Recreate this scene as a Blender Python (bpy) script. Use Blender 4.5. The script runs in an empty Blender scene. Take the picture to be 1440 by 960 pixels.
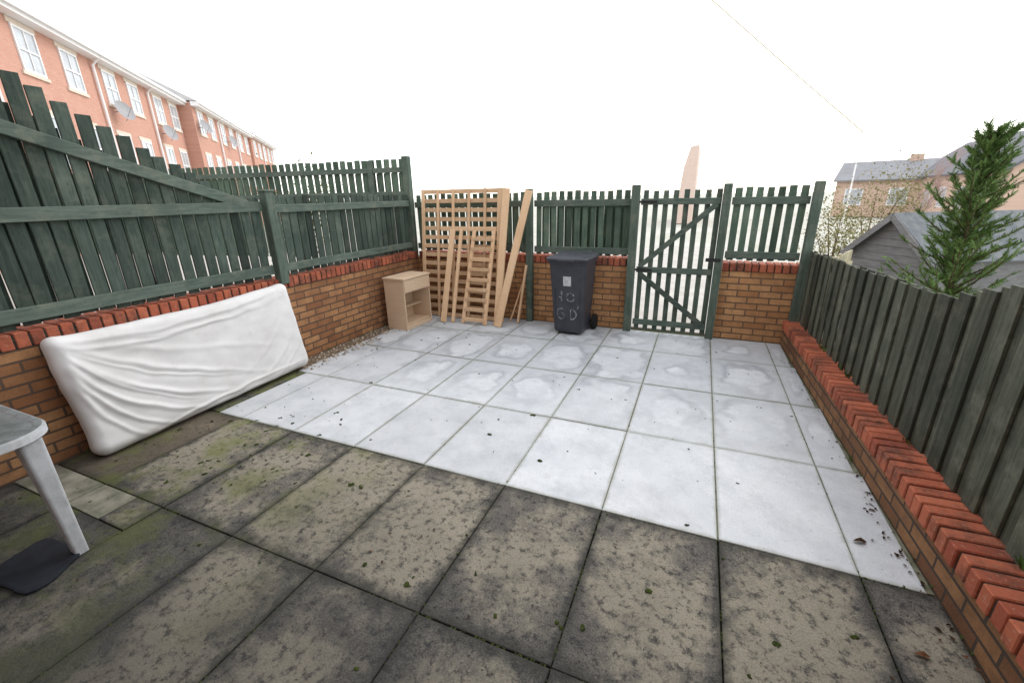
import bpy, bmesh, math, random
import numpy as np
from mathutils import Vector, Matrix, noise
random.seed(7)
S=bpy.context.scene
COL=S.collection
# ---------------------------------------------------------------- helpers
class MB:
    def __init__(s): s.v=[];s.f=[];s.m=[];s.uv=[]
    def add(s,vs,fs,mat=0,uvs=None):
        o=len(s.v); s.v+= [tuple(v) for v in vs]
        for i,f in enumerate(fs):
            s.f.append([o+k for k in f]); s.m.append(mat)
            s.uv.append(uvs[i] if uvs else [(0,0)]*len(f))
    def box(s,c,d,R=None,mat=0):
        c=Vector(c);x,y,z=[k/2 for k in d]
        vs=[Vector(p) for p in [(-x,-y,-z),(x,-y,-z),(x,y,-z),(-x,y,-z),(-x,-y,z),(x,-y,z),(x,y,z),(-x,y,z)]]
        if R is not None: vs=[R@v for v in vs]
        s.add([v+c for v in vs],[(0,3,2,1),(4,5,6,7),(0,1,5,4),(1,2,6,5),(2,3,7,6),(3,0,4,7)],mat)
    def bb(s,x0,x1,y0,y1,z0,z1,mat=0):
        s.box(((x0+x1)/2,(y0+y1)/2,(z0+z1)/2),(abs(x1-x0),abs(y1-y0),abs(z1-z0)),None,mat)
    def beam(s,p0,p1,w,t,up=(0,1,0),mat=0):
        p0=Vector(p0);p1=Vector(p1);z=(p1-p0);L=z.length;z.normalize()
        n=Vector(up);n=(n-z*n.dot(z)).normalized();x=n.cross(z)
        R=Matrix((x,n,z)).transposed()
        s.box((p0+p1)/2,(w,t,L),R,mat)
    def tube(s,pts,rads,n=8,mat=0,cap=True):
        rings=[];pts=[Vector(p) for p in pts];vs=[]
        for i,p in enumerate(pts):
            a=pts[max(0,i-1)];b=pts[min(len(pts)-1,i+1)];d=(b-a).normalized()
            h=Vector((0,0,1)) if abs(d.z)<.9 else Vector((1,0,0))
            x=d.cross(h).normalized();y=d.cross(x)
            for k in range(n):
                t=2*math.pi*k/n; vs.append(p+(x*math.cos(t)+y*math.sin(t))*rads[i])
        fs=[]
        for i in range(len(pts)-1):
            for k in range(n):
                fs.append((i*n+k,i*n+(k+1)%n,(i+1)*n+(k+1)%n,(i+1)*n+k))
        if cap: fs.append(tuple(range(n))[::-1]);fs.append(tuple((len(pts)-1)*n+k for k in range(n)))
        s.add(vs,fs,mat)
    def obj(s,name,mats,parent=None,loc=(0,0,0),rz=0,bevel=0,smooth=False,seg=1):
        me=bpy.data.meshes.new(name);me.from_pydata(s.v,[],s.f)
        for m in mats: me.materials.append(m)
        me.polygons.foreach_set('material_index',s.m)
        uvl=me.uv_layers.new(name='UVMap');flat=[c for f in s.uv for p in f for c in p]
        uvl.data.foreach_set('uv',flat)
        if smooth: me.polygons.foreach_set('use_smooth',[True]*len(s.f))
        me.update()
        o=bpy.data.objects.new(name,me);COL.objects.link(o);o.location=loc;o.rotation_euler=(0,0,rz)
        if parent: o.parent=parent
        if bevel:
            b=o.modifiers.new('bv','BEVEL');b.width=bevel;b.segments=seg;b.limit_method='ANGLE';b.angle_limit=math.radians(40)
        return o
def empty(name,loc=(0,0,0),rz=0):
    o=bpy.data.objects.new(name,None);COL.objects.link(o);o.location=loc;o.rotation_euler=(0,0,rz);return o
# ---------------------------------------------------------------- materials
class N:
    def __init__(s,name,rough=.8,spec=.3):
        m=bpy.data.materials.new(name);m.use_nodes=True;s.m=m;s.t=m.node_tree;s.n=s.t.nodes;s.l=s.t.links
        s.b=s.n['Principled BSDF'];s.b.inputs['Roughness'].default_value=rough;s.b.inputs['Specular IOR Level'].default_value=spec
    def new(s,t,**k):
        n=s.n.new(t)
        for a,v in k.items(): setattr(n,a,v)
        return n
    def put(s,inp,v):
        if isinstance(v,(int,float)): inp.default_value=v
        elif isinstance(v,(tuple,list)):
            inp.default_value=tuple(v)+((1,) if len(v)==3 and inp.type=='RGBA' else ())
        else: s.l.new(v,inp)
    def pos(s,kind='Object',scale=(1,1,1),rot=(0,0,0)):
        tc=s.new('ShaderNodeTexCoord');mp=s.new('ShaderNodeMapping');s.l.new(tc.outputs[kind],mp.inputs[0])
        mp.inputs['Scale'].default_value=scale;mp.inputs['Rotation'].default_value=rot
        return mp.outputs[0]
    def noise(s,vec,scale,detail=4,rough=.6,dist=0):
        n=s.new('ShaderNodeTexNoise');s.l.new(vec,n.inputs['Vector']);n.inputs['Scale'].default_value=scale
        n.inputs['Detail'].default_value=detail;n.inputs['Roughness'].default_value=rough;n.inputs['Distortion'].default_value=dist
        return n.outputs['Fac']
    def ramp(s,f,stops,interp='LINEAR'):
        r=s.new('ShaderNodeValToRGB');r.color_ramp.interpolation=interp;e=r.color_ramp.elements
        while len(e)<len(stops): e.new(.5)
        for k,(p,c) in zip(e,stops):
            k.position=p;k.color=(c,c,c,1) if isinstance(c,(int,float)) else tuple(c)+(1,)
        s.put(r.inputs[0],f);return r.outputs[0]
    def mix(s,f,a,b,mode='MIX'):
        n=s.new('ShaderNodeMix',data_type='RGBA',blend_type=mode);n.clamp_factor=True
        s.put(n.inputs[0],f);s.put(n.inputs[6],a);s.put(n.inputs[7],b);return n.outputs[2]
    def math(s,op,a,b=0,c=0,clamp=False):
        n=s.new('ShaderNodeMath',operation=op);n.use_clamp=clamp
        s.put(n.inputs[0],a);s.put(n.inputs[1],b)
        if op in('MULTIPLY_ADD',): s.put(n.inputs[2],c)
        return n.outputs[0]
    def island(s): return s.new('ShaderNodeNewGeometry').outputs['Random Per Island']
    def col(s,c): s.put(s.b.inputs['Base Color'],c)
    def bump(s,h,strength=.3,dist=.01):
        n=s.new('ShaderNodeBump');n.inputs['Strength'].default_value=strength;n.inputs['Distance'].default_value=dist
        s.l.new(h,n.inputs['Height']);s.l.new(n.outputs[0],s.b.inputs['Normal'])
def wood(name,a,b,dark,grain=(14,14,1.2),rough=.85,var=.5,blotch=None):
    m=N(name,rough,.2);isl=m.island()
    tc=m.pos('Object',grain)
    off=m.new('ShaderNodeVectorMath',operation='ADD');m.l.new(tc,off.inputs[0])
    cm=m.new('ShaderNodeCombineXYZ');m.put(cm.inputs[2],m.math('MULTIPLY',isl,37.0));m.l.new(cm.outputs[0],off.inputs[1])
    g=m.noise(off.outputs[0],3.0,6,.65,.6)
    c=m.mix(m.ramp(g,[(.35,0),(.65,1)]),a,b)
    n2=m.noise(m.pos('Object'),2.3,4,.6)
    c=m.mix(m.ramp(n2,[(.45,0),(.75,.7)]),c,dark)
    if blotch: 
        n3=m.noise(m.pos('Object'),6,4,.7);c=m.mix(m.ramp(n3,[(.5,0),(.72,.65)]),c,blotch)
        n4=m.noise(off.outputs[0],9,3,.7);c=m.mix(m.ramp(n4,[(.58,0),(.66,.5)]),c,dark)
    v=m.math('MULTIPLY_ADD',isl,var,1-var/2)
    cc=m.new('ShaderNodeCombineXYZ')
    for i in range(3): m.l.new(v,cc.inputs[i])
    c=m.mix(1,c,cc.outputs[0],'MULTIPLY');m.col(c);m.bump(g,.4,.004);return m.m
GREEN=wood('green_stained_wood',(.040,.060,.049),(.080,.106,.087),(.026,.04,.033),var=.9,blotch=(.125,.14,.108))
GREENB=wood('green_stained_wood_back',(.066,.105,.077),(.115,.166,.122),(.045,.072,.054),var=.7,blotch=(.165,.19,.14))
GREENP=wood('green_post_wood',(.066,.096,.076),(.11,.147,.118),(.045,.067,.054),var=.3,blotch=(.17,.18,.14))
RAILH=wood('green_rail_wood',(.068,.095,.080),(.118,.155,.127),(.045,.065,.054),grain=(1.2,1.2,14),var=.4,blotch=(.17,.18,.14))
GREYG=wood('weathered_fence_wood',(.050,.057,.042),(.10,.108,.080),(.026,.032,.024),var=.9,blotch=(.14,.14,.105))
PINE=wood('pine_wood',(.62,.42,.25),(.70,.50,.32),(.56,.36,.20),grain=(20,20,1.5),rough=.55,var=.25)
BEECH=wood('beech_laminate',(.60,.45,.31),(.66,.51,.36),(.58,.43,.29),grain=(2,2,18),rough=.45,var=.06)
PALEW=wood('pale_wood',(.42,.38,.25),(.52,.48,.34),(.3,.3,.2),var=.3)
SHEDW=wood('grey_shed_boards',(.16,.16,.165),(.24,.24,.24),(.12,.12,.12),grain=(1.5,1.5,14),var=.4)
def brickmat(name,axis,c1,c2,mortar,dark=(.1,.05,.035),scale=1.0,var=1,ms=.0075,gray=None):
    m=N(name,.9,.15);tc=m.new('ShaderNodeTexCoord');sp=m.new('ShaderNodeSeparateXYZ');m.l.new(tc.outputs['Object'],sp.inputs[0])
    cb=m.new('ShaderNodeCombineXYZ');m.l.new(sp.outputs[0 if axis=='x' else 1],cb.inputs[0]);m.l.new(sp.outputs[2],cb.inputs[1])
    b=m.new('ShaderNodeTexBrick');m.l.new(cb.outputs[0],b.inputs['Vector'])
    b.inputs['Scale'].default_value=1;b.inputs['Brick Width'].default_value=.225*scale;b.inputs['Row Height'].default_value=.075*scale
    b.inputs['Mortar Size'].default_value=ms*scale;b.inputs['Mortar Smooth'].default_value=.15;b.inputs['Bias'].default_value=0
    m.put(b.inputs['Color1'],c1);m.put(b.inputs['Color2'],c2);m.put(b.inputs['Mortar'],mortar)
    p=m.pos('Object');n=m.noise(p,9,6,.7);n2=m.noise(p,1.6,4,.6);n3=m.noise(p,90,3,.6)
    br=m.mix(m.ramp(n,[(.42,0),(.72,.6*var)]),b.outputs['Color'],dark)
    br=m.mix(m.ramp(n3,[(.3,.25),(.6,0)]),br,dark)
    c=m.mix(b.outputs['Fac'],br,mortar)
    c=m.mix(m.ramp(n2,[(.4,0),(.75,.4*var)]),c,dark)
    m.col(c)
    h=m.math('SUBTRACT',m.math('MULTIPLY',n3,.3),b.outputs['Fac']);m.bump(h,1,.012);return m.m
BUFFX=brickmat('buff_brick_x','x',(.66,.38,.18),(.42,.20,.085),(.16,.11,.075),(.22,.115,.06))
BUFFY=brickmat('buff_brick_y_shaded','y',(.52,.28,.13),(.29,.13,.06),(.11,.08,.06),(.14,.07,.04))  # left wall: same buff brick, shade darkened into its colours
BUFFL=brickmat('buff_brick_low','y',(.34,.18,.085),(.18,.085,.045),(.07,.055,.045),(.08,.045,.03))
TERR=brickmat('terrace_hazed_red_brick','x',(.60,.33,.25),(.55,.28,.21),(.55,.4,.33),(.48,.25,.19),var=.5)  # red brick lightened, distance haze painted into its colours
FARB=brickmat('hazed_far_brick','x',(.66,.48,.38),(.62,.43,.33),(.62,.5,.42),(.56,.4,.32),var=.5)  # brick and mortar paled to carry the haze of distance
HOUSEB=brickmat('house_red_brick','x',(.33,.13,.08),(.25,.09,.06),(.30,.24,.2))
def redcap():
    m=N('red_coping_brick',.85,.2);i=m.island();p=m.pos('Object')
    c=m.ramp(i,[(0,(.36,.095,.05)),(.5,(.46,.14,.075)),(1,(.28,.07,.04))])
    c=m.mix(m.ramp(m.noise(p,5,6,.75),[(.45,0),(.66,.85)]),c,(.09,.048,.035))
    c=m.mix(m.ramp(m.noise(p,60,3,.7),[(.58,0),(.7,.5)]),c,(.45,.30,.22));m.col(c);m.bump(m.noise(p,70,4,.7),.5,.003);return m.m
RED=redcap()
def simple(name,c,rough=.7,spec=.3,ns=20,var=.25,bump=0,c2=None,metal=0):
    m=N(name,rough,spec);p=m.pos('Object');n=m.noise(p,ns,5,.6)
    c2=c2 or tuple(k*(1-var) for k in c)
    m.col(m.mix(m.ramp(n,[(.35,0),(.7,1)]),c,c2));m.b.inputs['Metallic'].default_value=metal
    if bump: m.bump(n,bump,.004)
    return m.m
MORTAR=simple('dark_mortar',(.06,.05,.04),.95,.1,30,.5,.4)
def slabmat(dark):
    m=N('dark_lichen_paving' if dark else 'pale_washed_paving',.85 if dark else .7,.25)
    isl=m.island();p=m.pos('Object');uv=m.pos('UV')
    sp=m.new('ShaderNodeSeparateXYZ');m.l.new(uv,sp.inputs[0]);wp=m.new('ShaderNodeSeparateXYZ');m.l.new(p,wp.inputs[0])
    dx=m.math('ABSOLUTE',m.math('SUBTRACT',sp.outputs[0],.5));dy=m.math('ABSOLUTE',m.math('SUBTRACT',sp.outputs[1],.5))
    dist=m.math('POWER',m.math('ADD',m.math('POWER',dx,3),m.math('POWER',dy,3)),.3333)
    big=m.noise(p,2.2,5,.65);mid=m.noise(p,7,8,.72);fine=m.noise(p,130,3,.7);fin2=m.noise(p,300,2,.6)
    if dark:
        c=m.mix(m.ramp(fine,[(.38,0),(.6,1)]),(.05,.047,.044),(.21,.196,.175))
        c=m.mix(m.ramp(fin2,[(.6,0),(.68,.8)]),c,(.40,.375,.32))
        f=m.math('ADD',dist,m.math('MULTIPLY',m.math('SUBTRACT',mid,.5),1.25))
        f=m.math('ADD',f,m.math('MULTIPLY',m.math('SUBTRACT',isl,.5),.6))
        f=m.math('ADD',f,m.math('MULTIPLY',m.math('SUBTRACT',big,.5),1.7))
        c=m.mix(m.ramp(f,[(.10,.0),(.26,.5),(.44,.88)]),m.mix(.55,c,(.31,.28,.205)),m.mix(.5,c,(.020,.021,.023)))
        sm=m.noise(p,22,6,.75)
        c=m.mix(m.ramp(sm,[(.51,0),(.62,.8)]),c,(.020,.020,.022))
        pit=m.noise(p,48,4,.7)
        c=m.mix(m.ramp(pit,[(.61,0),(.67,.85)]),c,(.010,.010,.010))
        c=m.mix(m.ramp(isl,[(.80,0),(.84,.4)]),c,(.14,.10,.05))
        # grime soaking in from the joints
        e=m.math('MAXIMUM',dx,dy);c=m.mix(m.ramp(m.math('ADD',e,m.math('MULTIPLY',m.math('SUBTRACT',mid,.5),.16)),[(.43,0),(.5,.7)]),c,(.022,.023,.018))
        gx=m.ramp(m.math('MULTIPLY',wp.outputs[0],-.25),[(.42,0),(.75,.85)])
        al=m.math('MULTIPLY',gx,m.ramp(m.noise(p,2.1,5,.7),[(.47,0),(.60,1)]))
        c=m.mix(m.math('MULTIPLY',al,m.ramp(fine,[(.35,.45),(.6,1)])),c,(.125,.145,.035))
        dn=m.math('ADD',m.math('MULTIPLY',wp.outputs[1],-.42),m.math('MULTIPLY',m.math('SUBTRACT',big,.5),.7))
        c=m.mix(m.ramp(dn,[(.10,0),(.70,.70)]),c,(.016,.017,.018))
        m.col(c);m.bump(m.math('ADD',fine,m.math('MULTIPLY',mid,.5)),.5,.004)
    else:
        c=m.mix(m.ramp(big,[(.35,0),(.65,1)]),(.50,.53,.555),(.60,.625,.645))
        tn=m.ramp(isl,[(0,.86),(.5,1.0),(1,1.06)]);c=m.mix(1,c,tn,'MULTIPLY')
        back=m.ramp(m.math('MULTIPLY',wp.outputs[1],.25),[(.18,0),(.42,1)])
        f=m.math('ADD',dist,m.math('MULTIPLY',m.math('SUBTRACT',m.noise(p,4,3,.45),.5),.7))
        f=m.math('ADD',f,m.math('MULTIPLY',m.math('SUBTRACT',isl,.5),.5))
        ring=m.ramp(f,[(.26,(0,0,0)),(.35,(1,1,1)),(.46,(.4,.4,.4)),(.6,(.6,.6,.6))])
        pres=m.ramp(m.noise(p,1.1,2,.5),[(.38,.35),(.52,1)])
        c=m.mix(m.math('MULTIPLY',pres,m.math('MULTIPLY',back,m.math('MULTIPLY',ring,.85))),c,(.28,.30,.325))
        c=m.mix(m.ramp(mid,[(.5,0),(.75,.5)]),c,(.36,.375,.38))
        c=m.mix(m.ramp(m.noise(p,2.9,5,.7),[(.48,0),(.68,.45)]),c,(.34,.36,.385))
        c=m.mix(m.ramp(m.noise(p,26,6,.8),[(.59,0),(.70,.55)]),c,(.24,.25,.23))
        c=m.mix(m.ramp(m.noise(p,60,3,.6),[(.69,0),(.73,.75)]),c,(.09,.09,.08))
        c=m.mix(m.ramp(fine,[(.3,.3),(.55,0)]),c,(.3,.31,.32))
        e=m.math('MAXIMUM',dx,dy);c=m.mix(m.ramp(m.math('ADD',e,m.math('MULTIPLY',m.math('SUBTRACT',mid,.5),.06)),[(.468,0),(.5,.55)]),c,(.22,.23,.17))
        w=m.new('ShaderNodeTexWave');w.bands_direction='X';m.l.new(p,w.inputs[0]);w.inputs['Scale'].default_value=22;w.inputs['Distortion'].default_value=.6
        m.col(c);m.bump(m.math('ADD',m.math('MULTIPLY',w.outputs['Fac'],.35),fine),.35,.003)
        m.put(m.b.inputs['Roughness'],m.ramp(ring,[(0,.8),(1,.5)]))
    return m.m
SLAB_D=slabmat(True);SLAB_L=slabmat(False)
SLAB_M=simple('grey_cement',(.25,.235,.19),.9,.15,7,.6,.4,(.08,.085,.06))
JOINT=simple('mossy_joint',(.05,.055,.03),.95,.1,14,.4,.5,(.035,.05,.012))
JOINTL=simple('sandy_joint',(.22,.22,.16),.95,.1,9,.4,.5,(.08,.09,.045))
# ---------------------------------------------------------------- world & sun
w=bpy.data.worlds.new('World');S.world=w;w.use_nodes=True;nt=w.node_tree;nt.nodes.clear()
SE,SR=math.radians(38),math.radians(20)
sky=nt.nodes.new('ShaderNodeTexSky');sky.sky_type='NISHITA';sky.sun_disc=False;sky.sun_elevation=SE;sky.sun_rotation=SR
b1=nt.nodes.new('ShaderNodeBackground');b1.inputs[1].default_value=.09;nt.links.new(sky.outputs[0],b1.inputs[0])
b2=nt.nodes.new('ShaderNodeBackground');b2.inputs[0].default_value=(1,.985,.97,1);b2.inputs[1].default_value=1.65
ad=nt.nodes.new('ShaderNodeAddShader');nt.links.new(b1.outputs[0],ad.inputs[0]);nt.links.new(b2.outputs[0],ad.inputs[1])
wo=nt.nodes.new('ShaderNodeOutputWorld');nt.links.new(ad.outputs[0],wo.inputs[0])
sl=bpy.data.lights.new('sun','SUN');sl.energy=1.0;sl.angle=math.radians(18);sl.color=(1,.95,.88)
so=bpy.data.objects.new('sun',sl);COL.objects.link(so)
sd=Vector((math.sin(SR)*math.cos(SE),math.cos(SR)*math.cos(SE),math.sin(SE)))
so.rotation_euler=sd.to_track_quat('Z','Y').to_euler()
S.view_settings.view_transform='Standard';S.view_settings.look='None';S.view_settings.exposure=0
# ---------------------------------------------------------------- camera
yaw,pitch,roll=.4073,.3275,-.0205
F=Vector((-math.sin(yaw)*math.cos(pitch),math.cos(yaw)*math.cos(pitch),-math.sin(pitch)))
R0=Vector((math.cos(yaw),math.sin(yaw),0));U0=R0.cross(F)
R=R0*math.cos(roll)+U0*math.sin(roll);U=-R0*math.sin(roll)+U0*math.cos(roll)
cd=bpy.data.cameras.new('camera');cam=bpy.data.objects.new('camera',cd);COL.objects.link(cam)
M=Matrix((R,U,-F)).transposed().to_4x4();M.translation=Vector((-.2595,-2.0239,1.6987));cam.matrix_world=M
cd.sensor_width=36;cd.lens=602.56/1440*36;cd.clip_end=2000;cd.clip_start=.02;S.camera=cam
# ---------------------------------------------------------------- ground
g=MB();g.add([(-500,-500,-.55),(500,-500,-.55),(500,500,-.55),(-500,500,-.55)],[(0,1,2,3)])
GR=simple('pale_ground',(.50,.49,.45),.95,.1,.3,.3,0,(.40,.40,.33));g.obj('ground',[GR])
g=MB();g.bb(-30,1.35,3.78,14,-.6,-.03);g.bb(-30,-4.45,-8,3.78,-.6,-.032)
g.obj('back_lane',[simple('lane_concrete',(.5,.48,.44),.95,.1,3,.2,.2)])
g=MB();g.bb(-4.3,1.6,-6,3.7,-.6,-.035);g.bb(-4.2,.95,.01,3.54,-.0345,-.006,1);g.obj('patio_base',[JOINT,JOINTL])
# paving
W,D=.6,.926
def slab(mb,x0,x1,y0,y1,mat):
    gp=.0032 if mat else .0028
    x0+=gp;x1-=gp;y0+=gp;y1-=gp;ch=.003
    z=random.uniform(-.002,.002);tx=random.uniform(-.002,.002);ty=random.uniform(-.002,.002)
    def zz(x,y): return z+tx*(x-(x0+x1)/2)+ty*(y-(y0+y1)/2)
    js=[(random.uniform(-.002,.002),random.uniform(-.002,.002)) for _ in range(4)]
    o=[(a+j[0],b+j[1]) for (a,b),j in zip([(x0,y0),(x1,y0),(x1,y1),(x0,y1)],js)]
    i=[(a+j[0],b+j[1]) for (a,b),j in zip([(x0+ch,y0+ch),(x1-ch,y0+ch),(x1-ch,y1-ch),(x0+ch,y1-ch)],js)]
    def U_(x,y): return ((x-x0)/(x1-x0),(y-y0)/(y1-y0))
    vs=[(x,y,-.034) for x,y in o]+[(x,y,zz(x,y)-ch) for x,y in o]+[(x,y,zz(x,y)) for x,y in i]
    fs=[(8,9,10,11)]+[(a,(a+1)%4,4+(a+1)%4,4+a) for a in range(4)]+[(4+a,4+(a+1)%4,8+(a+1)%4,8+a) for a in range(4)]
    pl=o+o+i;uvs=[[U_(*pl[k]) for k in f] for f in fs]
    mb.add(vs,fs,mat,uvs)
pv=MB()
for j in range(-4,4):
    y0,y1=j*D,(j+1)*D
    if j==3: y1=3.54
    for i in range(-7,2):
        x0,x1=i*W,(i+1)*W
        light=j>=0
        if i==-7:
            x0=-4.0 if j>=1 else -4.195
        if i==1: x1=min(x1,.755+.0353*(3.45-(y1+y0)/2)-.015)
        if j==0 and i==-7:
            slab(pv,-3.87,x1,y0,y1,0);slab(pv,x0,-3.87,y0,y1,1);continue
        if j==-2 and i==-7:
            slab(pv,x0,x1,y1-.22,y1,2);slab(pv,x0,x1,y0,y1-.22,1);continue
        if j==-2 and i==-6:
            slab(pv,x0,x1-.25,y1-.20,y1,2);slab(pv,x1-.25,x1,y1-.20,y1,1);slab(pv,x0,x1,y0,y1-.20,1);continue
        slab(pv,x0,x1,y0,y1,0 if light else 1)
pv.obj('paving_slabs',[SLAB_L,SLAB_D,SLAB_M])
gv=MB()
for k in range(1500):
    y=random.uniform(1.0,3.5);x=random.uniform(-4.2,-3.99) if random.random()<.9 else random.uniform(-4.0,-3.85)
    r=random.uniform(.008,.02);z=random.uniform(-.03,.0) if x<-4 else .004
    a=random.random()*6.28
    vs=[(x+r*math.cos(a+t)*random.uniform(.7,1.2),y+r*math.sin(a+t)*random.uniform(.7,1.2),z) for t in (0,1.57,3.14,4.71)]+[(x,y,z+r*.8)]
    gv.add(vs,[(0,1,4),(1,2,4),(2,3,4),(3,0,4)])
def gravelm():
    m=N('gravel_stones',.9,.2);m.col(m.ramp(m.island(),[(0,(.18,.13,.09)),(.5,(.36,.29,.21)),(1,(.6,.54,.44))]));return m.m
gv.obj('gravel',[gravelm()])
g=MB();g.bb(-4.2,-3.99,.95,3.5,-.005,-.001);g.obj('gravel_bed',[simple('soil',(.18,.14,.10),.95,.1,30,.5,.5)])
# ---------------------------------------------------------------- brick walls
def coping(mb,a0,a1,b0,b1,z0,z1,axis):
    a=a0
    while a<a1-.03:
        j=[random.uniform(-.003,.003) for _ in range(4)]
        L=min(.063,a1-a);cc=(a+.0315,(b0+b1)/2+j[0]*1.5);sz=(L,b1-b0)
        if axis=='y': cc=cc[::-1];sz=sz[::-1]
        mb.box((cc[0],cc[1],(z0+z1)/2+j[1]*.8),(sz[0],sz[1],z1-z0),Matrix.Rotation(j[2]*4,3,'Z'),0);a+=.076
    if axis=='x': mb.bb(a0+.002,a1-.002,b0+.010,b1-.010,z0-.001,z1-.010,1)
    else: mb.bb(b0+.010,b1-.010,a0+.002,a1-.002,z0-.001,z1-.010,1)
e=empty('brick_wall')
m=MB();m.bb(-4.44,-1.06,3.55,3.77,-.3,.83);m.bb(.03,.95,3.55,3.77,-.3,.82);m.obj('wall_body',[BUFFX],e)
m=MB();coping(m,-4.18,-1.05,3.535,3.78,.832,.925,'x');coping(m,.035,.93,3.535,3.78,.822,.912,'x');m.obj('coping',[RED,MORTAR],e,bevel=.004)
e=empty('brick_wall')
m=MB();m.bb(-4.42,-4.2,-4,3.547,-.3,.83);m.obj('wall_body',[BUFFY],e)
m=MB();coping(m,-4,3.53,-4.43,-4.187,.832,.93,'y');m.obj('coping',[RED,MORTAR],e,bevel=.004)
e=empty('low_brick_wall',(.75,3.45,0),.0353)
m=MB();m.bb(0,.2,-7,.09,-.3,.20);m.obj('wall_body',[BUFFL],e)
m=MB();coping(m,-7,.08,-.022,.2,.202,.30,'y');m.obj('coping',[RED,MORTAR],e,bevel=.005)
# ---------------------------------------------------------------- fences
def brd(mb,c,s,ax='Z',tilt=.008,mat=0):
    mb.box(c,s,Matrix.Rotation(random.uniform(-tilt,tilt),3,'Y' if s[0]>s[1] else 'X'),mat)
def back_section(name,x0,x1,second=None,zt=1.74):
    e=empty(name);m=MB();x=x0+.02
    while x<x1-.05:
        brd(m,(x+.036,3.60,(zt+.945)/2+random.uniform(-.010,.010)),(random.uniform(.064,.074),.018,zt-.945),tilt=.012);x+=.104
    if second:
        x=x0+.075
        while x<x1-.03:
            brd(m,(x+.026,3.672,1.31),(second,.016,.62));x+=.104
    m.obj('boards',[GREENB],e,bevel=.002)
    m=MB();m.bb(x0,x1,3.56,3.59,1.555,1.635);m.bb(x0,x1,3.56,3.59,.965,1.045);m.obj('rails',[RAILH],e,bevel=.004);return e
back_section('back_fence',-4.2,-2.40,.05)
back_section('back_fence',-2.31,-1.05,.05)
back_section('back_fence',.04,.78)
for (x,z,wd) in [(-2.355,1.78,.085),(-1.0,1.79,.095),(-.02,1.78,.085),(.825,1.78,.085)]:
    m=MB();m.box((x,3.50,z/2-.05),(wd,.085,z+.1));m.obj('fence_post',[GREENP],bevel=.006)
m=MB();m.box((-4.24,3.50,1.55),(.10,.09,1.42));m.obj('fence_post',[GREENP],bevel=.006)
m=MB();m.box((-4.19,1.11,1.33),(.09,.1,.9));m.box((-4.19,1.11,1.79),(.11,.12,.02));m.obj('fence_post',[GREENP],bevel=.006)
e=empty('left_fence');m=MB();y=1.18
while y<3.42:
    brd(m,(-4.262,y+.045,1.345+random.uniform(-.010,.010)),(.016,.085,.80),tilt=.012);y+=.104
y=1.23
while y<3.42:
    brd(m,(-4.30,y+.045,1.32),(.016,.05,.68));y+=.104
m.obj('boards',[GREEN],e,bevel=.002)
m=MB();m.bb(-4.252,-4.215,1.16,3.45,1.58,1.66);m.bb(-4.252,-4.215,1.16,3.45,.99,1.07);m.obj('rails',[RAILH],e,bevel=.004)
e=empty('left_fence');m=MB();y=1.0;k=0
while y>-3.6:
    ty=max(y,-2.4);top=1.74 if ty>.80 else 1.74+.58*(.80-ty)
    b=.95
    brd(m,(-4.262+random.uniform(-.003,.003),y,(top+b)/2+random.uniform(-.012,.012)),(.018,.085,top-b),tilt=.014)
    brd(m,(-4.315,y-.052,(top-.16+b)/2),(.016,.050,top-.16-b))
    y-=.104;k+=1
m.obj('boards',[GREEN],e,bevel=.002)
m=MB();m.bb(-4.252,-4.213,-3.6,1.06,1.60,1.69);m.bb(-4.252,-4.213,-3.6,1.06,.985,1.075)
m.beam((-4.235,.92,1.66),(-4.235,-2.4,1.66+.33*3.32),.085,.04,(1,0,0));m.obj('rails',[RAILH],e,bevel=.004)
e=empty('garden_fence',(-4.3,3.56,0),math.pi+.168);m=MB();x=.05
while x<9:
    brd(m,(x,.02,1.52+random.uniform(-.01,.01)),(.085,.018,1.42));x+=.12
x=.11
while x<9:
    brd(m,(x,-.06,1.45),(.08,.018,1.2));x+=.12
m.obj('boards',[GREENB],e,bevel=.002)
m=MB();m.bb(0,9,.035,.065,2.05,2.12);m.bb(0,9,.035,.065,1.72,1.79);m.bb(.5,.58,.035,.08,.6,2.22);m.obj('rails',[RAILH],e,bevel=.003)
e=empty('right_fence',(.868,3.45,0),.047);m=MB();y=.03;k=0
while y>-6.5:
    wy=3.45+y;top=1.075+.03*(3.45-wy) if wy>.84 else 1.16+.36*(.84-max(wy,-1.6))
    brd(m,(.017*(k%2)+random.uniform(-.0008,.0008),y,(top+.305)/2+random.uniform(-.012,.012)),(.015,random.uniform(.084,.10),top-.305),tilt=.012);y-=.08;k+=1
m.obj('boards',[GREYG],e,bevel=.002)
m=MB();m.bb(.032,.07,-6.5,.03,.95,1.02);m.bb(.032,.07,-6.5,.03,.42,.49);m.obj('rails',[GREYG],e)
# gate
e=empty('garden_gate');m=MB()
for k in range(8):
    x=-.90+k*.113;brd(m,(x+.012,3.535,.875+random.uniform(-.006,.006)),(.058,.018,1.70),tilt=.004)
m.obj('pales',[GREENP],e,bevel=.002)
m=MB()
for z in (1.60,.80,.13): m.bb(-.935,-.075,3.495,3.525,z-.035,z+.035)
m.beam((-.90,3.482,.84),(-.11,3.482,1.57),.06,.022);m.beam((-.90,3.482,.76),(-.12,3.482,.16),.06,.022)
m.obj('braces',[RAILH],e,bevel=.003)
m=MB()
for z in (1.60,.80): m.bb(-.99,-.75,3.478,3.4935,z-.012,z+.012)
m.bb(-.16,-.0,3.455,3.475,.93,.97);m.obj('hinges',[simple('black_iron',(.03,.03,.03),.5)],e)
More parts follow.
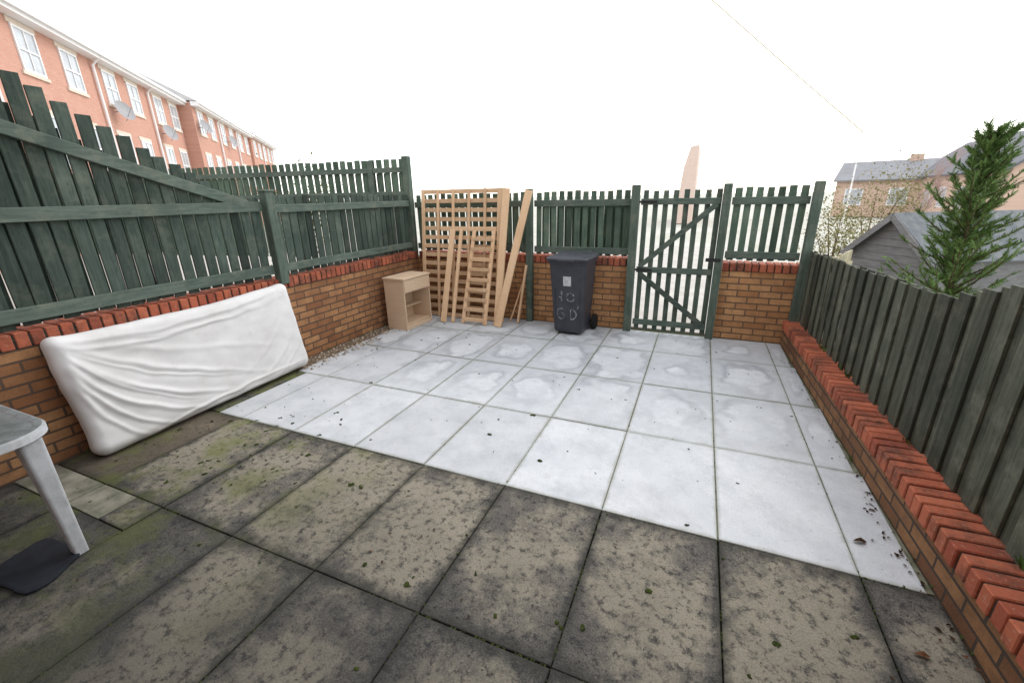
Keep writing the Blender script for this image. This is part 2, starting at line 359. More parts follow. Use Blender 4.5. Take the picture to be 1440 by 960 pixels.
# ---------------------------------------------------------------- mattress
def mattress():
    hx,hy,hz=.925,.44,.085;r=.075;nx,ny,nz=230,116,16
    bm=bmesh.new()
    def face(n1,n2,fn):
        g=[[bm.verts.new(fn(a/n1*2-1,b/n2*2-1)) for b in range(n2+1)] for a in range(n1+1)]
        for a in range(n1):
            for b in range(n2): bm.faces.new((g[a][b],g[a+1][b],g[a+1][b+1],g[a][b+1]))
    face(nx,ny,lambda a,b:(a*hx,b*hy,hz));face(nx,ny,lambda a,b:(-a*hx,b*hy,-hz))
    face(nx,nz,lambda a,b:(a*hx,-hy,b*hz));face(nx,nz,lambda a,b:(-a*hx,hy,b*hz))
    face(ny,nz,lambda a,b:(hx,a*hy,b*hz));face(ny,nz,lambda a,b:(-hx,-a*hy,b*hz))
    bmesh.ops.remove_doubles(bm,verts=bm.verts,dist=1e-5);bmesh.ops.recalc_face_normals(bm,faces=bm.faces)
    NS=260
    def bez(p0,p1,p2,n=NS):
        t=np.linspace(0,1,n)[:,None];return (1-t)**2*np.array(p0)+2*t*(1-t)*np.array(p1)+t*t*np.array(p2)
    folds=[((-.90,.36),(-.35,.20),(.88,.36),.008,.018),((-.88,.40),(-.1,.29),(.85,.41),.006,.018),((-.5,.34),(.1,.22),(.9,.34),.005,.014),
     ((-.88,.34),(-.66,-.12),(.10,-.35),.012,.022),((-.88,.30),(-.77,-.2),(-.15,-.40),.013,.020),((-.88,.25),(-.84,-.2),(-.40,-.42),.012,.018),
     ((-.88,.15),(-.88,-.2),(-.6,-.43),.010,.018),((-.86,.36),(-.4,.0),(.45,-.32),.009,.026),((-.8,.36),(-.2,.14),(.65,-.1),.006,.03),
     ((-.87,.32),(-.72,-.05),(-.2,-.30),.007,.012),((-.86,.33),(-.5,-.02),(.2,-.25),.006,.012),
     ((.88,.30),(.6,-.1),(.1,-.32),.006,.025),((.90,.1),(.7,-.25),(.3,-.38),.008,.02),((.90,-.1),(.75,-.3),(.5,-.42),.008,.018),
     ((-.6,-.42),(0,-.33),(.90,-.36),.011,.014),((-.3,-.43),(.2,-.39),(.8,-.44),.006,.013),((.9,.40),(.86,.1),(.90,-.4),.006,.014)]
    B=[(bez(*f[:3]),f[3],f[4]) for f in folds]
    for v in bm.verts:
        p=v.co.copy();q=Vector((max(-hx+r,min(hx-r,p.x)),max(-hy+r,min(hy-r,p.y)),max(-hz+r,min(hz-r,p.z))))
        d=p-q
        n=d.normalized() if d.length>1e-6 else Vector((0,0,1))
        q=q+n*r
        h=0
        wv=.014*noise.noise(Vector((q.x*5,q.y*5,7)))
        uv=np.array((q.x+wv,q.y+wv*1.3))
        if p.z>-hz*.5:
            for pts,A,sg in B:
                dd=((pts-uv)**2).sum(1);i=int(dd.argmin());d_=math.sqrt(dd[i]);tt=i/(NS-1)
                env=math.sin(math.pi*tt)**.6 if 0<tt<1 else 0
                h+=1.15*A*env*(math.exp(-(d_/sg)**2)-.3*math.exp(-(d_/(sg*2.6))**2))
        h+=.014*noise.noise(Vector((q.x*2.2,q.y*2.6,1)))+.004*noise.noise(Vector((q.x*8,q.y*12,3)))
        q+=n*h
        ss=min(1,max(0,(q.y/hy+1)/2));q.y-= .030*(1-(q.x/hx)**2)*ss
        q.z+= .03*math.cos(q.x*1.7)*(q.y/hy*.3+.2)
        q.y+= .02*max(0,(abs(q.x)/hx-.8)/.2)**2*(ss*1.2-.2)
        v.co=q
    me=bpy.data.meshes.new('mattress');bm.to_mesh(me);bm.free()
    for p in me.polygons: p.use_smooth=True
    mt=N('white_cotton_cover',.9,.1);p=mt.pos('Object')
    c=mt.mix(mt.ramp(mt.noise(p,3,5,.6),[(.4,0),(.72,1)]),(.72,.725,.72),(.62,.615,.60))
    c=mt.mix(mt.ramp(mt.noise(p,9,6,.75),[(.57,0),(.72,.3)]),c,(.46,.43,.38))
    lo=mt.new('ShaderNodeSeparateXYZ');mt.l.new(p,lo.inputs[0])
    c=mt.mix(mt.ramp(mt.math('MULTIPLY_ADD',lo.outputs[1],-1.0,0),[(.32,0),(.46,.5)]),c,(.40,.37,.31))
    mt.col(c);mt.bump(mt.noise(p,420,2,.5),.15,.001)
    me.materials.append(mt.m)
    o=bpy.data.objects.new('mattress',me);COL.objects.link(o)
    lean=math.radians(9)
    X=Vector((0,1,0));Y=Vector((-math.sin(lean),0,math.cos(lean)));Z=X.cross(Y)
    M=Matrix((X,Y,Z)).transposed().to_4x4()
    M.translation=Vector((-4.058,.125,.452))
    o.matrix_world=M@Matrix.Rotation(math.radians(.8),4,'Z')
mattress()
# ---------------------------------------------------------------- plastic table
def rrect(cx,cy,hx,hy,r,n=8):
    pts=[]
    for (sx,sy,a0) in [(1,-1,-90),(1,1,0),(-1,1,90),(-1,-1,180)]:
        for k in range(n+1):
            a=math.radians(a0+90*k/n);pts.append((cx+sx*(hx-r)+r*math.cos(a),cy+sy*(hy-r)+r*math.sin(a)))
    return pts
def loft(mb,rings,mat=0,capb=True,capt=True):
    n=len(rings[0]);vs=[v for r in rings for v in r];fs=[]
    for i in range(len(rings)-1):
        for k in range(n): fs.append((i*n+k,i*n+(k+1)%n,(i+1)*n+(k+1)%n,(i+1)*n+k))
    if capb: fs.append(tuple(range(n))[::-1])
    if capt: fs.append(tuple((len(rings)-1)*n+k for k in range(n)))
    mb.add(vs,fs,mat)
def rring(cx,cy,hx,hy,r,z,n=8): return [(x,y,z) for x,y in rrect(cx,cy,hx,hy,r,n)]
def table():
    e=empty('plastic_garden_table')
    pl=N('white_plastic_dirty',.45,.4);p=pl.pos('Object')
    geo=pl.new('ShaderNodeNewGeometry');sp=pl.new('ShaderNodeSeparateXYZ');pl.l.new(geo.outputs['Normal'],sp.inputs[0])
    c=pl.mix(pl.ramp(pl.noise(p,6,6,.7),[(.45,0),(.75,1)]),(.50,.52,.54),(.30,.32,.32))
    top=pl.math('MULTIPLY',pl.ramp(sp.outputs[2],[(.6,0),(.9,1)]),pl.ramp(pl.noise(p,5,7,.75),[(.3,.5),(.6,1)]))
    c=pl.mix(top,c,(.10,.115,.11));pl.col(c)
    cx,cy,hx,hy=-3.60,-1.655,.66,.44
    m=MB();zt=.72
    loft(m,[rring(cx,cy,hx-.012,hy-.012,.16,zt-.045),rring(cx,cy,hx,hy,.17,zt-.04),rring(cx,cy,hx,hy,.17,zt-.008),rring(cx,cy,hx-.010,hy-.010,.16,zt),rring(cx,cy,hx-.035,hy-.035,.14,zt),rring(cx,cy,hx-.042,hy-.042,.14,zt-.006)])
    m.obj('table_top',[pl.m],e,smooth=False)
    m=MB()
    for sx in(-1,1):
        for sy in(-1,1):
            tx,ty=cx+sx*(hx-.085),cy+sy*(hy-.10);bx,by=cx+sx*(hx-.09),cy+sy*(hy-.08)
            loft(m,[rring(bx,by,.027,.027,.01,0,3),rring((tx*.3+bx*.7),(ty*.3+by*.7),.031,.031,.012,.25,3),rring(tx,ty,.047,.042,.014,zt-.045,3)])
    m.obj('legs',[pl.m],e)
    m=MB();m.bb(cx-hx+.1,cx+hx-.1,cy-hy+.06,cy-hy+.08,zt-.09,zt-.045);m.bb(cx-hx+.1,cx+hx-.1,cy+hy-.08,cy+hy-.06,zt-.09,zt-.045);m.obj('aprons',[pl.m],e)
table()
m=MB()
pts=[];
for k in range(26):
    a=2*math.pi*k/26;rr=.9+.18*noise.noise(Vector((math.cos(a)*1.3,math.sin(a)*1.3,4)))
    c,s=math.cos(a),math.sin(a);q=(abs(c)**4+abs(s)**4)**-.25
    pts.append((-3.12+.20*rr*q*c-.04*s,-1.43+.15*rr*q*s))
loft(m,[[(x,y,.004) for x,y in pts],[(x,y,.014) for x,y in pts],[(-3.12+(x+3.12)*.93,-1.43+(y+1.43)*.93,.016) for x,y in pts]])
m.obj('rubber_mat',[simple('dark_rubber',(.018,.022,.03),.5,.3,12,.4,.5)])
# ---------------------------------------------------------------- bedside cabinet
def desk():
    e=empty('bedside_cabinet',(-4.07,2.52,0),-.06)
    d,wd,h=.33,.55,.70;t=.018
    m=MB();m.bb(0,d,0,t,.0,h-.022);m.bb(0,d,wd-t,wd,.0,h-.022);m.bb(0,t,t+.001,wd-t-.001,.03,h-.022)
    m.bb(t+.001,d-.03,t+.001,wd-t-.001,.06,.078);m.bb(t+.001,d-.14,t+.001,wd-t-.001,.27,.286);m.bb(t+.001,d-.01,t+.001,wd-t-.001,.50,.516)
    m.obj('carcass',[BEECH],e,bevel=.0015)
    m=MB();m.bb(-.01,d+.02,-.015,wd+.015,h-.02,h+.004);m.obj('top',[BEECH],e,bevel=.004)
    m=MB();m.bb(d-.004,d+.014,.006,wd-.006,.515,h-.026);m.bb(d-.05,d-.002,t+.001,wd-t-.001,.002,.055);m.obj('drawer_front',[BEECH],e,bevel=.002)
desk()
# ---------------------------------------------------------------- bed parts leaning on the fence
def lattice():
    e=empty('wooden_bed_lattice');m=MB()
    x0,x1=-4.0,-2.68;H=1.80
    yb,yt=3.27,3.47
    def P(x,s,o=0): return Vector((x,yb+(yt-yb)*s-o,.01+H*s*.995))
    for k,x in enumerate(np.linspace(x0+.03,x1-.05,6)):
        wd=.05 if k in(0,) else (.12 if k==5 else .036)
        m.beam(P(x,0),P(x,1),wd,.022)
    n=15
    for k in range(n):
        s=(k+.25)/(n-.5)
        m.beam(P(x0,s+random.uniform(-.002,.002),-.022),P(x1,s+random.uniform(-.002,.002),-.022),.056,.018,(0,1,0))
    m.obj('slats',[PINE],e,bevel=.002)
lattice()
def ladder():
    e=empty('bunk_bed_ladder');m=MB()
    def P(x,s,o=0): return Vector((x,3.06+.34*s-o,.01+1.24*s))
    for xa,xb in ((-3.20,-3.13),(-2.86,-2.83)): m.beam(P(xa,0),P(xb,1),.05,.03)
    for k in range(9):
        s=.05+k*.108;m.beam(P(-3.20+.07*s,s,.024),P(-2.86+.03*s,s,.024),.05,.018)
    m.obj('ladder_frame',[PINE],e,bevel=.003)
ladder()
def plank(p0,p1,w,t,up=(0,1,0)):
    m=MB();m.beam(p0,p1,w,t,up);m.obj('wooden_plank',[PINE],bevel=.003)
plank((-3.50,3.02,.01),(-3.47,3.39,1.27),.085,.022)
plank((-3.36,3.05,.01),(-3.33,3.39,1.27),.045,.03)
plank((-3.66,3.385,1.27),(-2.80,3.42,1.27),.05,.025,(0,1,0))
plank((-2.69,3.10,.01),(-2.66,3.46,1.79),.10,.024)
plank((-2.66,3.05,.01),(-2.33,3.43,1.76),.10,.022)
plank((-2.47,3.32,.01),(-2.38,3.44,.80),.03,.03)
plank((-2.60,3.35,.01),(-2.41,3.44,.62),.02,.02)
# ---------------------------------------------------------------- wheelie bin
def wbin():
    e=empty('wheelie_bin',(-1.665,3.22,0),math.radians(-3))
    BK=simple('dark_bin_plastic',(.034,.038,.050),.42,.45,6,.3,0,(.055,.060,.072))
    wm=N('white_bin_paint',.8,.2);wp=wm.pos('Object');wm.col(wm.mix(wm.ramp(wm.noise(wp,45,4,.7),[(.4,0),(.56,1)]),(.42,.44,.47),(.07,.075,.085)));WP=wm.m
    LB=simple('bin_label',(.62,.64,.66),.7,.2,25,.3)
    m=MB()
    r=lambda z,hx,hy,cy=0,rr=.035:rring(0,cy,hx,hy,rr,z,5)
    loft(m,[r(.03,.175,.18,.02),r(.06,.188,.19,.02),r(.60,.215,.225,.01),r(.80,.225,.238,.0),r(.905,.232,.246,0),r(.908,.246,.258,0),r(.945,.248,.262,0)])
    for x in(-.16,.16): m.box((x,-.196,.34),(.012,.014,.52),Matrix.Rotation(.085,3,'X'))
    m.obj('body',[BK],e,bevel=.004,smooth=False)
    m=MB();loft(m,[r(.947,.262,.275,-.01),r(.972,.264,.278,-.01),r(.992,.25,.262,-.005,.04),r(1.008,.20,.21,.0,.05),r(1.012,.12,.12,0,.05)])
    m.box((0,-.292,.957),(.22,.03,.02));m.obj('lid',[BK],e,bevel=.003)
    m=MB();m.tube([(-.2,.30,.955),(.2,.30,.955)],[.016,.016],10)
    for x in(-.2,0,.2): m.box((x,.27,.95),(.03,.07,.035))
    m.box((0,.21,.16),(.36,.05,.12));m.tube([(-.25,.225,.1),(.25,.225,.1)],[.012,.012],8);m.obj('handle',[BK],e)
    m=MB()
    for x in(-.235,.235):
        m.tube([(x-.028,.225,.1),(x-.02,.225,.1),(x+.02,.225,.1),(x+.028,.225,.1)],[.085,.1,.1,.085],24);m.tube([(x-.034,.225,.1),(x+.034,.225,.1)],[.035,.035],12)
    m.obj('wheels',[simple('black_rubber',(.015,.015,.015),.7)],e)
    def fy(z): return -.170-(.0833*(z-.06) if z<.6 else .045+.115*(z-.6)-0)
    m=MB();m.box((.0,fy(.70)-.004,.70),(.10,.003,.12),Matrix.Rotation(.115,3,'X'));m.obj('label',[LB],e)
    m=MB()
    def stroke(pts,wd=.014):
        for a,b in zip(pts[:-1],pts[1:]):
            w_=wd*random.uniform(.6,1.3)
            m.beam((a[0],fy(a[1])-.0035,a[1]),(b[0],fy(b[1])-.0035,b[1]),w_,.002,(0,1,0))
    def arc(cx,cz,rx,rz,a0,a1,n=9): return [(cx+rx*math.cos(math.radians(a0+(a1-a0)*k/n)),cz+rz*math.sin(math.radians(a0+(a1-a0)*k/n))) for k in range(n+1)]
    stroke([(-.095,.54),(-.07,.57),(-.075,.44)]);stroke([(-.11,.50),(-.05,.47)]);stroke(arc(.04,.50,.05,.055,20,350))
    stroke(arc(-.085,.28,.05,.07,60,330));stroke([(-.04,.245),(-.045,.28),(-.075,.28)])
    stroke([(.04,.35),(.045,.21)]);stroke(arc(.045,.28,.07,.068,85,-85));stroke([(.12,.42),(.145,.40),(.13,.36)],.01)
    m.obj('painted_marks',[WP],e)
wbin()
# ---------------------------------------------------------------- debris
mo=MB()
def clump(mb,x,y,s,z0=.002):
    for k in range(random.randint(2,5)):
        cx=x+random.uniform(-s,s)*.7;cy=y+random.uniform(-s,s)*.7;r=s*random.uniform(.35,.8);n=6
        a0=random.random()*6
        v=[(cx+r*math.cos(a0+6.283*i/n)*random.uniform(.6,1.3),cy+r*math.sin(a0+6.283*i/n)*random.uniform(.6,1.3),z0) for i in range(n)]
        u=[(cx+(p[0]-cx)*.55,cy+(p[1]-cy)*.55,z0+r*.45*random.uniform(.6,1.2)) for p in v]
        mb.add(v+u+[(cx,cy,z0+r*.55)],[(i,(i+1)%n,n+(i+1)%n,n+i) for i in range(n)]+[(n+i,n+(i+1)%n,2*n) for i in range(n)])
for k in range(190):
    x=random.uniform(-4.0,.75);y=random.uniform(-1.7,3.3)
    if y>0 and random.random()<.45: continue
    clump(mo,x,y,random.choice([.005,.006,.008,.010,.014]))
for k in range(110):
    x=random.gauss(-3.2,.5);y=random.gauss(-.35,.35)
    if -3.9<x<.7: clump(mo,x,y,random.choice([.005,.007,.010,.016]))
for (x,y) in [(-1.08,.33),(-1.55,.5),(-3.05,.95),(-2.62,-.2),(-.15,.05),(-1.35,.9),(-.62,-.75),(-1.6,-.8),(-2.1,-.35),(.2,-.5),(-.3,-.45),(-2.9,.35)]: clump(mo,x,y,.019)
for k in range(2200):
    if random.random()<.6: y=random.choice([0,0,D,2*D,3*D,-D,-D])+random.gauss(0,.003);x=random.uniform(-4.1,.8)
    else: x=random.choice([i*W for i in range(-6,2)])+random.gauss(0,.003);y=random.uniform(-1.8,3.4) if random.random()<.5 else random.uniform(-1.8,0)
    if noise.noise(Vector((x*1.7,y*1.7,9)))<-.12: continue
    clump(mo,x,y,random.uniform(.003,.008),-.004)
mo.obj('moss_clumps',[simple('dark_moss',(.025,.03,.012),.95,.1,40,.6,0,(.05,.07,.015))],smooth=True)
lf=MB()
def leaf(mb,x,y,s,z=.004):
    a=random.random()*6.28;c,sn=math.cos(a),math.sin(a);pts=[(-1,0,0),(-.4,.45,.25),(.3,.4,.3),(1,0,.1),(.3,-.4,.2),(-.4,-.45,.3)]
    v=[(x+s*(p[0]*c-p[1]*sn),y+s*(p[0]*sn+p[1]*c),z+s*p[2]*random.uniform(.4,1.6)) for p in pts];v.append((x,y,z+s*.05))
    mb.add(v,[(i,(i+1)%6,6) for i in range(6)])
for k in range(60):
    y=random.uniform(-.9,3.3);wx=.75+.0353*(3.45-y);leaf(lf,wx-.02-abs(random.gauss(0,.03)),y,random.uniform(.005,.013))
for k in range(34):
    y=random.gauss(.45,.3);wx=.75+.0353*(3.45-y);leaf(lf,wx-.02-abs(random.gauss(0,.04)),y,random.uniform(.006,.017))
for k in range(60): leaf(lf,random.uniform(-4,.8),random.uniform(-1.6,3.2),random.uniform(.005,.012))
leaf(lf,.66,.25,.035);leaf(lf,.70,-.35,.028)
def leafm():
    m=N('dead_leaves',.95,.05);m.col(m.ramp(m.island(),[(0,(.03,.02,.014)),(.6,(.065,.04,.025)),(1,(.18,.08,.04))]));return m.m
lf.obj('fallen_leaves',[leafm()])
wd=MB()
def weed(x,y,z,n,h):
    for k in range(n):
        a=random.random()*6.28;l=h*random.uniform(.5,1.1);t=Vector((math.cos(a)*l*.7,math.sin(a)*l*.7,l));b=Vector((x,y,z));s=Vector((-math.sin(a),math.cos(a),0))*l*.14
        wd.add([b-s*.4,b+t*.5+Vector((0,0,l*.1))-s,b+t,b+t*.5+Vector((0,0,l*.1))+s],[(0,1,2,3)])
for k in range(30): 
    y=random.uniform(-.8,3.3);weed(.75+.0353*(3.45-y)-.008,y,0,random.randint(3,7),random.uniform(.012,.035))
for k in range(14):
    y=random.choice([2.45,2.5,1.9,.9,-.1])+random.gauss(0,.05);weed(.868+.047*(3.45-y)-.015,y,.30,6,random.uniform(.02,.05))
for k in range(16): weed(-4.17,random.uniform(-1.6,3.2),0,5,random.uniform(.02,.04))
m_=N('weed_leaf',.7,.2);m_.col(m_.ramp(m_.island(),[(0,(.04,.08,.02)),(1,(.10,.17,.04))]));wd.obj('weeds',[m_.m])
# ---------------------------------------------------------------- foliage
def foliam(name,a,b,c):
    m=N(name,.7,.25);m.col(m.ramp(m.island(),[(0,a),(.5,b),(1,c)]));return m.m
BARK=simple('bark',(.12,.08,.055),.9,.1,25,.5,.5)
def conifer(loc,H):
    e=empty('conifer_tree',loc);m=MB();m.tube([(0,0,0),(.02,0,H*.4),(0,.02,H*.75),(.01,0,H*.99)],[.045,.03,.016,.004],8);
    lv=MB();NB=140
    for k in range(NB):
        h=H*(.14+.85*(k/NB)**.95);L=(1-(h/H))**.65*.80+.07;L*=random.uniform(.35,1.3);a=k*2.4+random.uniform(-.4,.4)
        up=random.uniform(.3,.95);p=Vector((0,0,h));d=Vector((math.cos(a),math.sin(a),up)).normalized();pts=[p];n=7
        for s in range(n):
            d=(d+Vector((0,0,.06))+Vector([random.uniform(-.09,.09) for _ in range(3)])).normalized();p=p+d*L/n;pts.append(p)
        m.tube(pts,[.008*(1-i/(n+1))+.0015 for i in range(n+1)],4,cap=False)
        for i in range(1,n+1):
            for q in range(4):
                base=pts[i-1].lerp(pts[i],random.random())
                dd=(d*.9+Vector([random.uniform(-1,1),random.uniform(-1,1),random.uniform(-.5,.6)])*.75).normalized()
                ls=random.uniform(.06,.15)*(1.1-.4*i/n)
                side=dd.cross(Vector([random.uniform(-1,1) for _ in range(3)])).normalized()
                for t in range(6):
                    bp=base+dd*ls*t/6;
                    for sg in(-1,1):
                        tip=bp+(dd*.6+side*sg*.7).normalized()*ls*.40*(1-t*.12)
                        nn=dd*.008
                        lv.add([bp-nn*.6,tip,bp+nn],[(0,1,2)])
                lv.add([base,base+dd*ls*.5+side*.005,base+dd*ls*1.1,base+dd*ls*.5-side*.005],[(0,1,2,3)])
    m.obj('trunk_and_branches',[BARK],e);lv.obj('foliage',[foliam('conifer_green',(.05,.10,.03),(.10,.19,.05),(.22,.33,.09))],e)
conifer((2.38,4.25,-.5),2.72)
def shrub(name,loc,r,h,n,cols,leafs=.05,trunk=True):
    e=empty(name,loc);lv=MB();m=MB();cl=[]
    for k in range(14):
        a=random.random()*6.28;rr=r*math.sqrt(random.random())*.8;z=h*random.uniform(.35,.95);cl.append(Vector((rr*math.cos(a),rr*math.sin(a),z)))
        m.tube([(0,0,0),(rr*.3*math.cos(a),rr*.3*math.sin(a),z*.5),cl[-1]],[.03,.015,.004],5,cap=False)
    for k in range(n):
        c=random.choice(cl);p=c+Vector([random.gauss(0,r*.24),random.gauss(0,r*.24),random.gauss(0,h*.13)])
        d=Vector([random.uniform(-1,1) for _ in range(3)]).normalized();s=d.cross(Vector((.3,.5,.8))).normalized();L=leafs*random.uniform(.6,1.3)
        lv.add([p,p+d*L*.5+s*L*.3,p+d*L,p+d*L*.5-s*L*.3],[(0,1,2,3)])
    m.obj('stems',[BARK],e);lv.obj('foliage',[foliam(name+'_leaf',*cols)],e)
shrub('shrub',(2.2,8.2,-.5),.7,1.9,2800,((.16,.17,.06),(.30,.30,.12),(.42,.38,.2)))
shrub('shrub',(3.6,11.5,-.5),1.0,2.4,2800,((.16,.17,.07),(.28,.27,.13),(.42,.36,.2)),.06)
shrub('hedge',(-8.5,5.2,0),1.0,2.35,2600,((.08,.13,.04),(.14,.2,.05),(.25,.3,.1)),.07)
def bare_tree(loc,H,col):
    m=MB();tm=simple('bare_twigs',col,.9,.1)
    def br(p,d,L,r,lv):
        pts=[p];
        for s in range(4):
            d=(d+Vector([random.uniform(-.18,.18) for _ in range(3)])).normalized();p=p+d*L/4;pts.append(p)
        m.tube(pts,[r*(1-.15*i) for i in range(5)],5 if lv>2 else 3,cap=False)
        if lv>0:
            for k in range(5):
                q=pts[random.randint(1,4)];a=Vector([random.uniform(-1,1),random.uniform(-1,1),random.uniform(.0,.8)])
                br(q,(d+a*.9).normalized(),L*.62,r*.5,lv-1)
    br(Vector((0,0,0)),Vector((0,0,1)),H*.45,.06,4);return m.obj('bare_tree',[tm],loc=loc)
bare_tree((6.5,18.1,-.5),3.9,(.42,.30,.27))
# ---------------------------------------------------------------- shed
def shed():
    e=empty('garden_shed',(2.52,6.53,-.5),math.atan2(.45,.9))
    hw,ze,zr,L=.72,1.22,1.80,2.6
    m=MB();n=10
    for k in range(n):
        z0=k*ze/n;z1=z0+ze/n-.004;m.box((.012,0,(z0+z1)/2),(.02,2*hw,z1-z0),Matrix.Rotation(.08,3,'Y'))
    for k in range(5):
        z0=ze+k*(zr-ze)/5;z1=z0+(zr-ze)/5-.004;h0=hw*(1-(z0-ze)/(zr-ze));h1=hw*(1-(z1-ze)/(zr-ze))
        m.add([(0,-h0,z0),(0,h0,z0),(.01,h1,z1),(.01,-h1,z1),(.03,-h0,z0),(.03,h0,z0),(.03,h1,z1),(.03,-h1,z1)],[(0,3,2,1),(4,5,6,7),(0,1,5,4),(2,3,7,6),(1,2,6,5),(3,0,4,7)])
    m.bb(.03,L,-hw,-hw+.02,0,ze);m.bb(.03,L,hw-.02,hw,0,ze);m.bb(L-.02,L,-hw+.02,hw-.02,0,ze);m.obj('boards',[SHEDW],e)
    m=MB()
    for sy in(-1,1):
        m.beam((-.10,sy*(hw+.08)/2,(ze-.06+zr)/2+.03),(L+.1,sy*(hw+.08)/2,(ze-.06+zr)/2+.03),math.hypot(hw+.08,zr-ze+.06),.025,(0,sy*(zr-ze+.06),hw+.08))
    m.obj('felt_roof',[simple('felt_roof',(.13,.145,.16),.9,.1,8,.4,.3,(.21,.22,.22))],e)
    m=MB()
    for sy in(-1,1): m.beam((-.115,sy*(hw+.08),ze-.09),(-.115,0,zr-.01),.09,.02,(1,0,0))
    m.obj('bargeboards',[SHEDW],e)
shed()
e=empty('garden_fence',(1.0,3.85,-.0),math.radians(66));m=MB();x=0
while x<1.9: brd(m,(x,0,.17+random.uniform(-.02,.02)),(.09,.02,1.4));x+=.11
m.bb(0,1.9,-.04,-.012,.65,.72);m.bb(0,1.9,-.04,-.012,.0,.07);m.obj('boards',[PALEW],e,bevel=.002)
# ---------------------------------------------------------------- terrace on the left
WHITE=simple('white_paint',(.8,.8,.8),.5,.3,3,.05)
TILE=simple('grey_roof_tiles',(.55,.54,.53),.9,.1,2,.2)
GLASS=simple('window_glass',(.48,.51,.54),.1,.6,2,.3)
LINT=simple('stone_lintel',(.68,.59,.50),.9,.1,5,.1)
def dish(mb,p):
    x,y,z=p
    ax=Vector((-.35,-.8,.35)).normalized();a=ax.cross(Vector((0,0,1))).normalized();b=a.cross(ax);c=Vector((x,y-.35,z))
    vs=[c]
    for r in(.14,.28,.42):
        for k in range(16):
            t=k*math.pi/8;vs.append(c+(a*math.cos(t)+b*math.sin(t))*r+ax*(r*r*.5))
    fs=[(0,1+k,1+(k+1)%16) for k in range(16)]
    for q in range(2):
        for k in range(16): fs.append((1+q*16+k,17+q*16+k,17+q*16+(k+1)%16,1+q*16+(k+1)%16))
    mb.add(vs,fs,1);mb.tube([c,c+Vector((0,.35,-.05))],[.02,.02],6,1);mb.tube([c+Vector((0,0,-.4)),c+ax*.45],[.012,.012],6,1)
def terrace(s0,s1,fwd,ze,wins,pipes,dishes,nm='terraced_house'):
    e=empty(nm,(-20.7,6.4,-.5),math.atan2(.743,-.67));Y=-fwd;B=.5
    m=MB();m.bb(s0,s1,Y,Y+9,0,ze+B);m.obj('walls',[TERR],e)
    m=MB();yr=Y+4.5
    m.add([(s0-.1,Y-.4,ze+B+.05),(s1+.1,Y-.4,ze+B+.05),(s1+.1,yr,ze+B+2.6),(s0-.1,yr,ze+B+2.6),(s1+.1,Y+9.4,ze+B+.05),(s0-.1,Y+9.4,ze+B+.05)],[(0,1,2,3),(3,2,4,5),(0,3,5),(1,4,2)]);m.obj('roof',[TILE],e)
    m=MB();m.bb(s0-.05,s1+.05,Y-.42,Y-.003,ze+B-.22,ze+B+.04);m.bb(s0-.05,s1+.05,Y-.54,Y-.425,ze+B-.1,ze+B+.02)
    for p in pipes: m.tube([(p,Y-.45,ze+B-.1),(p,Y-.09,ze+B-.45),(p,Y-.09,0)],[.055,.055,.055],8)
    m.obj('fascia_and_gutter',[WHITE],e)
    fr=MB();gl=MB();li=MB()
    for c in wins:
        for (z0,z1) in((5.85+B,7.05+B),(3.05+B,4.55+B),(.9+B,2.2+B)):
            gl.bb(c-.5,c+.5,Y-.02,Y-.003,z0,z1)
            fr.bb(c-.56,c-.49,Y-.05,Y-.004,z0-.05,z1+.05);fr.bb(c+.49,c+.56,Y-.05,Y-.004,z0-.05,z1+.05)
            fr.bb(c-.489,c+.489,Y-.05,Y-.0045,z1-.02,z1+.05);fr.bb(c-.489,c+.489,Y-.05,Y-.0045,z0-.05,z0+.02);fr.bb(c-.489,c+.489,Y-.055,Y-.022,(z0+z1)/2-.03,(z0+z1)/2+.03);fr.bb(c-.02,c+.02,Y-.045,Y-.0225,z0+.021,z1-.021)
            li.bb(c-.68,c+.68,Y-.06,Y-.002,z0-.16,z0-.052)
            li.bb(c-.68,c+.68,Y-.03,Y-.002,z1+.052,z1+.22)
    gl.obj('glass',[GLASS],e);fr.obj('window_frames',[WHITE],e);li.obj('sills_and_lintels',[LINT],e)
    m=MB()
    for d in dishes: dish(m,(d[0],Y,d[1]+B))
    if dishes: m.obj('satellite_dish',[WHITE,simple('dish_grey',(.34,.34,.35),.5)],e)
terrace(-14,14.2,0,7.5,[-11,-8.6,-5.8,-3.3,.6,3.0,5.9,8.1,11.0,13.2],[-1.7,4.6,9.7],[(5.6,5.55),(10.6,5.3)])
terrace(14.25,29.6,.7,7.5,[15.6,17.9,20.7,23.2,26,28.4],[19.3,24.6],[(14.9,6.2),(21.6,6.1)])
terrace(29.65,42,.9,7.6,[31,33.4,36,38.4,40.6],[34.8],[])
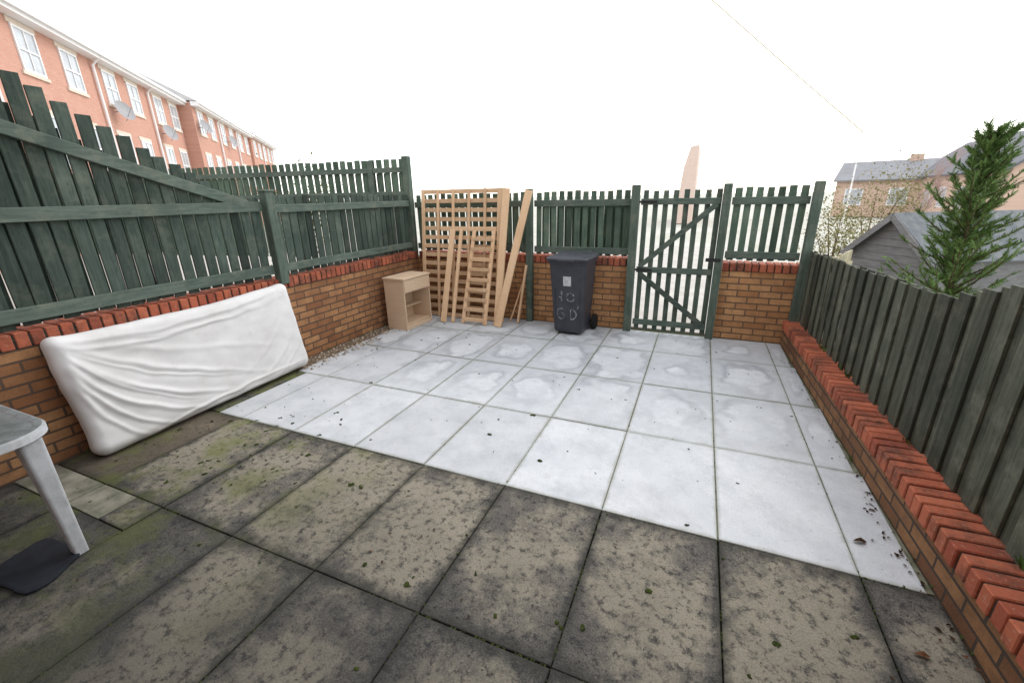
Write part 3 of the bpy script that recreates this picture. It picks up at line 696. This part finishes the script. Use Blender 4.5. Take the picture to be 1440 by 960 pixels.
# ---------------------------------------------------------------- distant houses
DT=simple('dark_slate_roof',(.15,.155,.175),.8,.2,1.5,.25)
DT2=simple('grey_slate_roof',(.27,.275,.29),.8,.2,1.5,.2)
def house(loc,rz,w_,d_,ze,zr,roof,wall,wins=True):
    e=empty('brick_house',loc,rz);m=MB();m.bb(-w_/2,w_/2,-d_/2,d_/2,0,ze)
    for s in(-1,1):
        x=s*w_/2;m.add([(x,-d_/2,ze),(x,d_/2,ze),(x,0,zr-.05)],[(0,1,2)])
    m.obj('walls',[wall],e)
    m=MB();o=.35;k=(zr-ze)/(d_/2)
    for s in(-1,1):
        m.beam((-w_/2-.2,s*(d_/2+o)/2,(zr+ze-k*o)/2+.08),(w_/2+.2,s*(d_/2+o)/2,(zr+ze-k*o)/2+.08),math.hypot(d_/2+o,zr-ze+k*o),.12,(0,s*(zr-ze),d_/2))
    m.obj('roof',[roof],e);m=MB();m.bb(w_/4-.4,w_/4+.4,-.3,.3,zr-.4,zr+.5);m.obj('chimney',[wall],e)
    g=MB();f=MB()
    for c in np.arange(-w_/2+1.3,w_/2-1,2.8):
        z=.9
        f.bb(c-.6,c+.6,-d_/2-.04,-d_/2-.002,z,z+1.3);g.bb(c-.52,c+.52,-d_/2-.05,-d_/2-.0405,z+.08,z+1.22)
    f.obj('window_frames',[WHITE],e);g.obj('glass',[GLASS],e)
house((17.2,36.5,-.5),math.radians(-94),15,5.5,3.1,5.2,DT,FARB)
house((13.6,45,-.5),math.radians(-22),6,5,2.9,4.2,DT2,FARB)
e=empty('brick_house',(-1.35,33,-.5));m=MB()
FB2=brickmat('washed_out_far_brick','x',(.74,.60,.52),(.72,.56,.48),(.72,.62,.55),(.68,.5,.42),var=.3)  # palest brick, bright haze wash put into the base colours
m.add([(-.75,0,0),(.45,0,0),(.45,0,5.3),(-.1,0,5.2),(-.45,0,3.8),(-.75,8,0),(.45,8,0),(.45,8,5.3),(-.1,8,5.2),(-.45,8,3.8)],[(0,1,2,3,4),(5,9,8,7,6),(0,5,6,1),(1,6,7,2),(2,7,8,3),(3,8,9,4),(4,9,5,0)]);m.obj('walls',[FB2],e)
CW=simple('cream_cable',(.50,.44,.27),.7,.1,3,.05)
e=empty('telegraph_pole',(7.9,31.4,-.5));m=MB();m.tube([(0,0,0),(0,0,5.35)],[.05,.04],8);m.obj('pole',[WHITE],e)
m=MB();m.tube([(0,0,5.3),(-4.5,-.6,9.0),(-10,-1.4,13.6)],[.03]*3,6);m.obj('cable',[CW],e)
# own house behind the camera
e=empty('brick_house',(-1.6,-2.95,-.02));m=MB();m.bb(-3.2,3.4,-8,0,0,6.5);m.obj('walls',[HOUSEB],e)
m=MB();m.bb(.9,1.8,.003,.06,0,2.1);m.bb(-1.8,.2,.003,.06,.9,2.1);m.obj('door_and_window',[WHITE],e)
m=MB();m.add([(-3.5,.4,6.45),(3.7,.4,6.45),(3.7,-4,9),(-3.5,-4,9),(3.7,-8.4,6.45),(-3.5,-8.4,6.45)],[(0,1,2,3),(3,2,4,5)]);m.obj('roof',[TILE],e)
